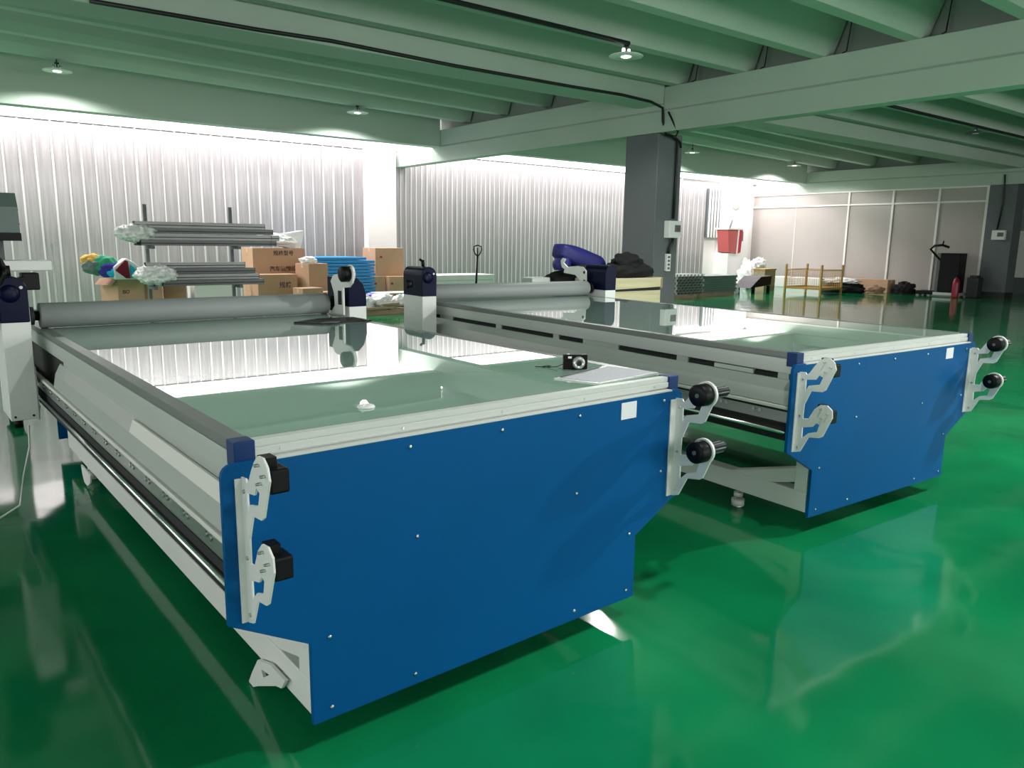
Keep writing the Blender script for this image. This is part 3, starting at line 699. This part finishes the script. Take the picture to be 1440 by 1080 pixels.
# blue panels, in a stack
for k in range(14):
    z = .07+k*.068; dx = random.uniform(-.03,.03); wd = 1.75 if k < 13 else 1.55
    t = bthing('insulation_board', 'blue wrapped board in the stack before the foil wall, %s' % ('bottom one' if k == 0 else 'topmost one' if k == 13 else 'lying between top and bottom'), 'board', 6.52+dx-(.12 if k == 13 else 0), 13.7, z, 0, 'blue boards stacked before the foil wall')
    o = obj('panel_sheet', G().rbox(-wd/2,wd/2,-.5,.5,0,.056,.004), 'blue_ply', t)
    obj('panel_edge', G().box(-wd/2+.01,wd/2-.01,-.503,-.499,.044,.054), 'blue_ply2', t)
t = bthing('pallet', 'low wooden pallet under the blue panel stack', 'pallet', 6.5, 13.7)
for k in range(3): obj('stringer', G().box(-.85,.85,-.45+k*.4,-.35+k*.4,0,.045), 'pallet_wood', t)
obj('deck', G().box(-.87,.87,-.5,.5,.045,.07), 'pallet_wood', t)
# pallet with offcuts and bags
t = bthing('pallet', 'wooden pallet with crumpled wrap and offcuts between the two tables', 'pallet', 6.50, 11.55, 0, -.15)
for k in range(3): obj('stringer', G().box(-.62,.62,-.48+k*.43,-.38+k*.43,.0,.09), 'pallet_wood', t)
for k in range(7): obj('deck_board', G().box(-.64+k*.19,-.52+k*.19,-.5,.5,.09,.11), 'pallet_wood', t)
for i, (x, y, z, s, sd, m_, lab) in enumerate(((6.10,11.25,.20,(.20,.18,.15),11,'white_bag','crumpled white bag at the left of the low pallet'),(6.50,11.3,.22,(.22,.2,.16),12,'white_bag','crumpled white bag in the middle of the low pallet'),(6.95,11.35,.20,(.17,.15,.14),13,'white_bag','crumpled white bag at the right of the low pallet'),(6.45,11.8,.19,(.36,.2,.15),14,'blue_bag','crumpled blue plastic bag behind the white bags on the pallet'))):
    tag(obj('plastic_bag', G().blob((0,0,0),s,.38,3.2,seed=sd), m_, at=B2W(x,y,z), rot=TY), lab, 'bag', None)
for i, (x, y, a, ln, lab) in enumerate(((6.2,11.0,.1,.8,'left wooden offcut lying at the front of the low pallet'),(6.75,11.05,-.25,.7,'right wooden offcut lying at the front of the low pallet'),(6.5,10.98,.35,.5,'short wooden offcut crossing the two longer ones'))):
    tag(obj('wooden_offcut', G().box(-ln/2,ln/2,-.03,.03,0,.035), 'pallet_wood', at=B2W(x,y,.11+.036*(i)), rot=a), lab, 'offcut')
tag(obj('dark_board', G().box(-.42,.42,-.2,.2,0,.30).box(-.45,.45,-.22,.22,.30,.32,mi=1), ['carton_d','frame_white'], at=B2W(7.35,12.3,.0), rot=TY, bevel=.004), 'dark brown crate with a pale lid under the carton stack', 'crate')
# white boards stack and pallet jack behind the far roller
for k in range(5):
    tag(obj('white_board', G().rbox(-.85,.85,-.4,.4,0,.12,.008), 'powder_white', at=B2W(9.45-(.05*(k%2)),13.2,.0+k*.124), rot=TY), 'white board lying in the low stack before the foil wall, %s' % ['bottom one','second from the bottom','middle one','second from the top','topmost one'][k], 'board', 'white boards stacked before the foil wall')
t = bthing('pallet_jack', 'black pallet jack with upright loop handle before the foil wall', 'pallet jack', 8.95, 11.6, 0, .1)
obj('handle', G().tube([(-.05,0,.25),(-.03,0,.6),(0,0,1.08)], .022).tube([(0,0,1.06),(-.07,0,1.12),(-.11,0,1.20),(-.10,0,1.27),(0,0,1.295),(.10,0,1.27),(.11,0,1.20),(.07,0,1.12),(0,0,1.06)], .014).cyl((0,0,1.08),(0,0,1.24),.012,n=8), 'black', t)
obj('jack_body', G().rbox(-.12,.10,-.1,.14,.05,.40,.02), 'black', t)
for s in (-1,1): obj('fork', G().rbox(s*.19-.08,s*.19+.08,.1,.95,.03,.09,.01), 'black', t)
for s in (-1,1): obj('wheel', G().cyl((s*.05-.03,-.02,.05),(s*.05+.03,-.02,.05),.05,n=18), 'column', t)
# crate, black cloth and blue cover in front of the column
t = bthing('plywood_crate', 'pale plywood crate in front of the central column under black cloth', 'crate', 7.47, 6.0, .0, 0)
obj('crate_body', G().rbox(-.64,.64,-.22,.22,0,.715,.006), 'wood', t)
obj('crate_lid', G().prism([(-.65,.735),(.65,.765),(.65,.90),(-.65,.895)], 'y', -.235, .23), 'wood', t, bevel=.004)
obj('crate_gap', G().prism([(-.63,.715),(.63,.715),(.63,.765),(-.63,.735)], 'y', -.21, .21), 'dark', t)
for bx_ in (-.655,.62): obj('corner_batten', G().box(bx_,bx_+.035,-.24,-.235,.75,.893), 'pallet_wood', t)
t = tag(obj('black_cloth', G().blob((0,0,.02),(.53,.22,.13),.22,2.2,seed=21).blob((-.02,0,.14),(.26,.17,.15),.25,2.5,seed=22).blob((-.42,-.02,-.0),(.20,.14,.07),.25,3,seed=23), 'cloth', at=B2W(7.62,6.0,.965), rot=TY), 'heap of black cloth on the plywood crate before the central column', 'cloth')
tag(obj('grey_cabinet', G().rbox(-.42,.42,-.2,.2,.03,.78,.01).box(-.36,.36,-.17,.17,0,.03), 'column', at=B2W(6.72,6.55,0), rot=TY), 'dark cabinet behind the right housing of the rear table', 'cabinet')
t = bthing('blue_cover', 'dark blue padded cover slumped on dark sacks beside the plywood crate', 'cover', 6.97, 6.3, .93, 0)
g = G(); bmx = bmesh.new(); bmesh.ops.create_icosphere(bmx, subdivisions=4, radius=1)
for v in bmx.verts:
    c = v.co.copy(); c = Vector([math.copysign(abs(q)**.62, q) for q in c])
    n_ = noise.noise(v.co*2.2)*.05
    c *= 1+n_
    v.co = Vector((c.x*.46, c.y*.17, c.z*.145 - .20*c.x*(.6)))
bmx.transform(Matrix.Translation((0,0,.22)))
k = 0; g.merge(bmx)
for f in g.bm.faces: f.smooth = True
obj('cover_body', g, 'indigo', t)
obj('cover_side', G().blob((-.36,-.02,.15),(.11,.15,.14),.12,2,seed=31), 'indigo', t)
obj('cover_strap', G().blob((.02,-.10,.06),(.42,.12,.10),.25,3,seed=32), 'cloth', t)
tag(obj('dark_sack', G().blob((0,0,0),(.45,.18,.13),.2,3,seed=33), 'cloth', at=B2W(6.90,6.45,.85), rot=TY), 'black sack under the dark blue padded cover', 'sack')
tag(obj('grey_parcel', G().rbox(-.16,.16,-.12,.12,0,.12,.01), 'sheet', at=B2W(6.33,6.5,.78), rot=TY), 'small grey parcel left of the dark blue cover', 'parcel')
# ------- right hand bay
t = bthing('profile_stack', 'bundle of silver mesh-like profile ends right of the central column', 'profile bundle', 15.25, 11.3, .0)
g = G()
for j in range(8):
    for k in range(8):
        x = -.60+k*.14+(.07 if j % 2 else 0); z = .10+j*.066
        g.box(x-.055,x+.055,-.30,.30,z,z+.010).box(x-.055,x-.045,-.30,.30,z,z+.055).box(x+.045,x+.055,-.30,.30,z,z+.055).box(x-.06,x-.03,-.305,-.30,z+.02,z+.05,mi=1)
pb = obj('profile_ends', g, ['alu','dark'], t); pb['kind'] = 'stuff'
obj('bearer', G().box(-.72,.14,-.28,-.18,0,.10).box(-.72,.14,.18,.28,0,.10), 'pallet_wood', t)
for k in range(8):
    tag(obj('grey_board', G().rbox(-.80,.80,-.45,.45,0,.052,.004), 'panelgreen', at=B2W(16.72+(.05*(k%2)),11.75,.10+k*.056), rot=TY), 'green grey board lying in the stack before the black bin, %s' % ('topmost one' if k == 7 else 'bottom one' if k == 0 else 'between top and bottom'), 'board', 'green grey boards in the stack')
tag(obj('bearer', G().box(-.8,.8,-.40,-.28,0,.10).box(-.8,.8,.28,.40,0,.10).box(-.78,-.70,-.40,.40,.02,.08).box(.70,.78,-.40,.40,.02,.08), 'pallet_wood', at=B2W(16.72,11.75,0), rot=TY), 'low wooden pallet under the green grey panels', 'pallet')
tag(obj('white_sheet', G().blob((0,0,0),(.24,.3,.26),.2,2,seed=41), 'white_bag', at=B2W(17.88,11.8,.14), rot=TY), 'crumpled white film between the panel stack and the black bin', 'film')
t = bthing('black_bin', 'black open tipping bin on short legs beside the green grey panels', 'bin', 18.75, 11.6)
obj('bin_body', G().prism([(-.55,.16),(.42,.24),(.46,.50),(-.05,.48),(-.25,.36)], 'y', -.3, .3), 'black', t, bevel=.01)
for x in (-.35,.38):
    for y in (-.25,.25): obj('leg', G().box(x-.04,x+.04,y-.03,y+.03,0,.22), 'black', t)
t = bthing('red_machine', 'faded red hopper machine with white front at the far corner', 'machine', 20.6, 13.9)
obj('hopper', G().prism([(-.56,1.86),(-.02,1.84),(-.06,1.08),(-.45,1.12)], 'y', -.35, .1), 'red_m', t, bevel=.02)
obj('hopper_side', G().prism([(-.02,1.84),(.20,1.84),(.14,1.12),(-.06,1.08)], 'y', -.36, .12), 'bright_red', t, bevel=.01)
obj('hopper_trim', G().box(-.59,.22,-.38,.14,1.84,1.89).prism([(-.06,1.84),(.0,1.84),(-.04,1.08),(-.10,1.08)], 'y', -.37, -.35), 'frame_white', t)
obj('machine_base', G().box(-.42,.12,-.3,.1,0,1.10), 'plaster', t)
obj('crank', G().cyl((-.16,-.1,1.87),(-.05,-.1,2.15),.025,n=8), 'column', t)
tag(obj('machine_clutter', G().blob((-.3,0,.15),(.28,.3,.55),.35,4,seed=51).blob((.35,.1,.1),(.35,.3,.50),.4,4,seed=52).blob((.1,-.1,.6),(.3,.2,.22),.4,5,seed=53), 'white_bag', at=B2W(20.7,13.0,.13), rot=TY), 'pile of white wrapped goods at the foot of the red machine', 'goods')
tag(obj('wire_basket', G().box(-.28,.28,-.2,.2,.0,.62).box(-.30,.30,-.22,.22,.62,.66,mi=1), ['pallet_wood','gold'], at=B2W(20.3,12.3,.0), rot=TY), 'small brown basket among the white goods before the red machine', 'basket')
tag(obj('wall_fan', G().lathe([(.01,0),(.17,-.02),(.22,-.08),(.20,-.11),(.05,-.13)], (0,0,0), 'y', 28).cyl((0,0,0),(.12,.15,-.1),.03,n=10), 'frame_white', at=B2W(21.45,14.42,2.70), rot=TY), 'pale round wall fan above the red machine', 'fan')
tag(obj('grey_meter', G().rbox(-.10,.10,-.08,.0,-.16,.16,.01), 'column', at=B2W(22.1,14.6,1.65), rot=TY), 'small dark meter on the white wall right of the red machine', 'meter')
t = bthing('yellow_cage', 'yellow framed wire cage pallet in front of the partition', 'cage', 20.25, 10.61, 0, 0)
CW, CD, CZ = .55, .56, .80
for sx in (-1,1):
    for sy in (-1,1):
        obj('corner_post', G().box(sx*CW-.024,sx*CW+.024,sy*CD-.024,sy*CD+.024,.0,CZ+.04), 'gold', t)
for sy in (-1,1):
    obj('cage_rail', G().box(-CW,CW,sy*CD-.015,sy*CD+.015,.15,.20).box(-CW,CW,sy*CD-.008,sy*CD+.008,CZ-.12,CZ-.10), 'gold', t)
    g = G()
    for k in range(18): g.box(-CW+k*.0615,-CW+k*.0615+.006,sy*CD-.004,sy*CD+.004,.16,CZ-.10)
    for k in range(8): g.box(-CW,CW,sy*CD-.004,sy*CD+.004,.20+k*.065,.206+k*.065)
    obj('wire_panel', g, 'gold', t)
for sx in (-1,1):
    g = G().box(sx*CW-.008,sx*CW+.008,-CD,CD,CZ-.12,CZ-.10).box(sx*CW-.015,sx*CW+.015,-CD,CD,.15,.20)
    for k in range(16): g.box(sx*CW-.004,sx*CW+.004,-CD+k*.07,-CD+k*.07+.006,.16,CZ-.10)
    obj('wire_panel', g, 'gold', t)
obj('cage_floor', G().box(-CW,CW,-CD,CD,.14,.16), 'pallet_wood', t)
tag(obj('white_block', G().rbox(-.92,.92,-.3,.3,0,.34,.01), 'plaster', at=B2W(22.75,12.55,.0), rot=TY-PI/2), 'long low white block standing behind the yellow cage', 'block')
for i, (x, y, s, sd, m_, lab) in enumerate(((21.65,10.45,(.36,.62,.20),61,'cloth','low black heap right of the yellow cage'),(21.62,10.5,(.28,.50,.10),62,'white_bag','crumpled white film on the black heap right of the yellow cage'),(21.6,9.45,(.22,.25,.15),63,'carton_d','small brown heap right of the black heap'),(22.7,9.12,(.26,.28,.24),64,'cloth','black rounded sack right of the brown carton'))):
    z = .11 if m_ != 'white_bag' else .34
    tag(obj('heap', G().blob((0,0,0),s,.4,3,seed=sd), m_, at=B2W(x,y,z), rot=TY), lab, 'heap')
carton('wide brown carton lying before the partition between the two dark heaps', 22.65, 10.10, 0, 1.2, .45, .40, rz=-PI/2)
carton('low brown carton behind the black heap along the partition', 23.0, 11.2, 0, .8, .4, .38, rz=-PI/2)
t = bthing('electric_stacker', 'dark hand stacker with loop handle before the partition', 'stacker', 22.80, 7.88, 0, -PI/2)
obj('stacker_body', G().rbox(-.28,.26,-.22,.22,.12,1.22,.02), 'black', t)
obj('stacker_base', G().rbox(-.35,.32,-.3,.3,.04,.12,.01), 'sheet', t)
obj('stacker_handle', G().tube([(-.28,-.1,1.0),(-.45,-.1,1.15),(-.62,-.1,1.32),(-.52,-.1,1.42),(-.30,-.1,1.44),(-.12,-.1,1.38)], .034).cyl((-.30,-.1,1.44),(-.28,-.1,1.56),.02,n=8), 'black', t)
obj('stacker_mast', G().box(-.40,-.30,-.12,.02,.10,1.22), 'column', t)
obj('fork', G().rbox(-.85,-.35,-.24,-.08,.04,.14,.01), 'black', t); obj('fork', G().rbox(-.85,-.35,.08,.24,.04,.14,.01), 'black', t)
for x in (-.75,.25):
    for y in (-.16,.16): obj('wheel', G().cyl((x,y-.03,.04),(x,y+.03,.04),.04,n=14), 'cable', t)
t = bthing('fire_extinguisher', 'red fire extinguisher standing between the dark stacker and the column', 'fire extinguisher', 22.35, 7.56)
obj('cylinder', G().lathe([(.02,0),(.085,.01),(.09,.04),(.09,.42),(.07,.50),(.035,.54),(.03,.56)], n=24), 'extred', t)
obj('valve', G().cyl((0,0,.55),(0,0,.62),.025,n=12).box(-.03,.09,-.012,.012,.60,.63), 'black', t)
obj('hose', G().tube([(.03,0,.60),(.12,0,.56),(.13,-.01,.40),(.11,-.02,.22)], .012), 'black', t)
tag(obj('dark_case', G().rbox(-.16,.16,-.15,.15,0,.56,.02).rbox(-.13,.13,-.1,.1,.56,.62,.01), 'column_base', at=B2W(22.95,7.32,0), rot=TY), 'dark case standing left of the right hand column base', 'case')
tag(obj('white_cabinet', G().rbox(-.4,.4,-.3,.3,0.5,1.9,.01).box(-.38,.38,-.28,.28,.0,.5,mi=1), ['plaster','column'], at=B2W(26.6,7.55,0), rot=TY), 'white cabinet glimpsed past the right hand column', 'cabinet')
# ------------------------------------------------------------------ output look
S.view_settings.view_transform = 'Standard'; S.view_settings.look = 'None'
S.view_settings.gamma = 1; S.view_settings.use_curve_mapping = False
S.view_settings.exposure = 0.0
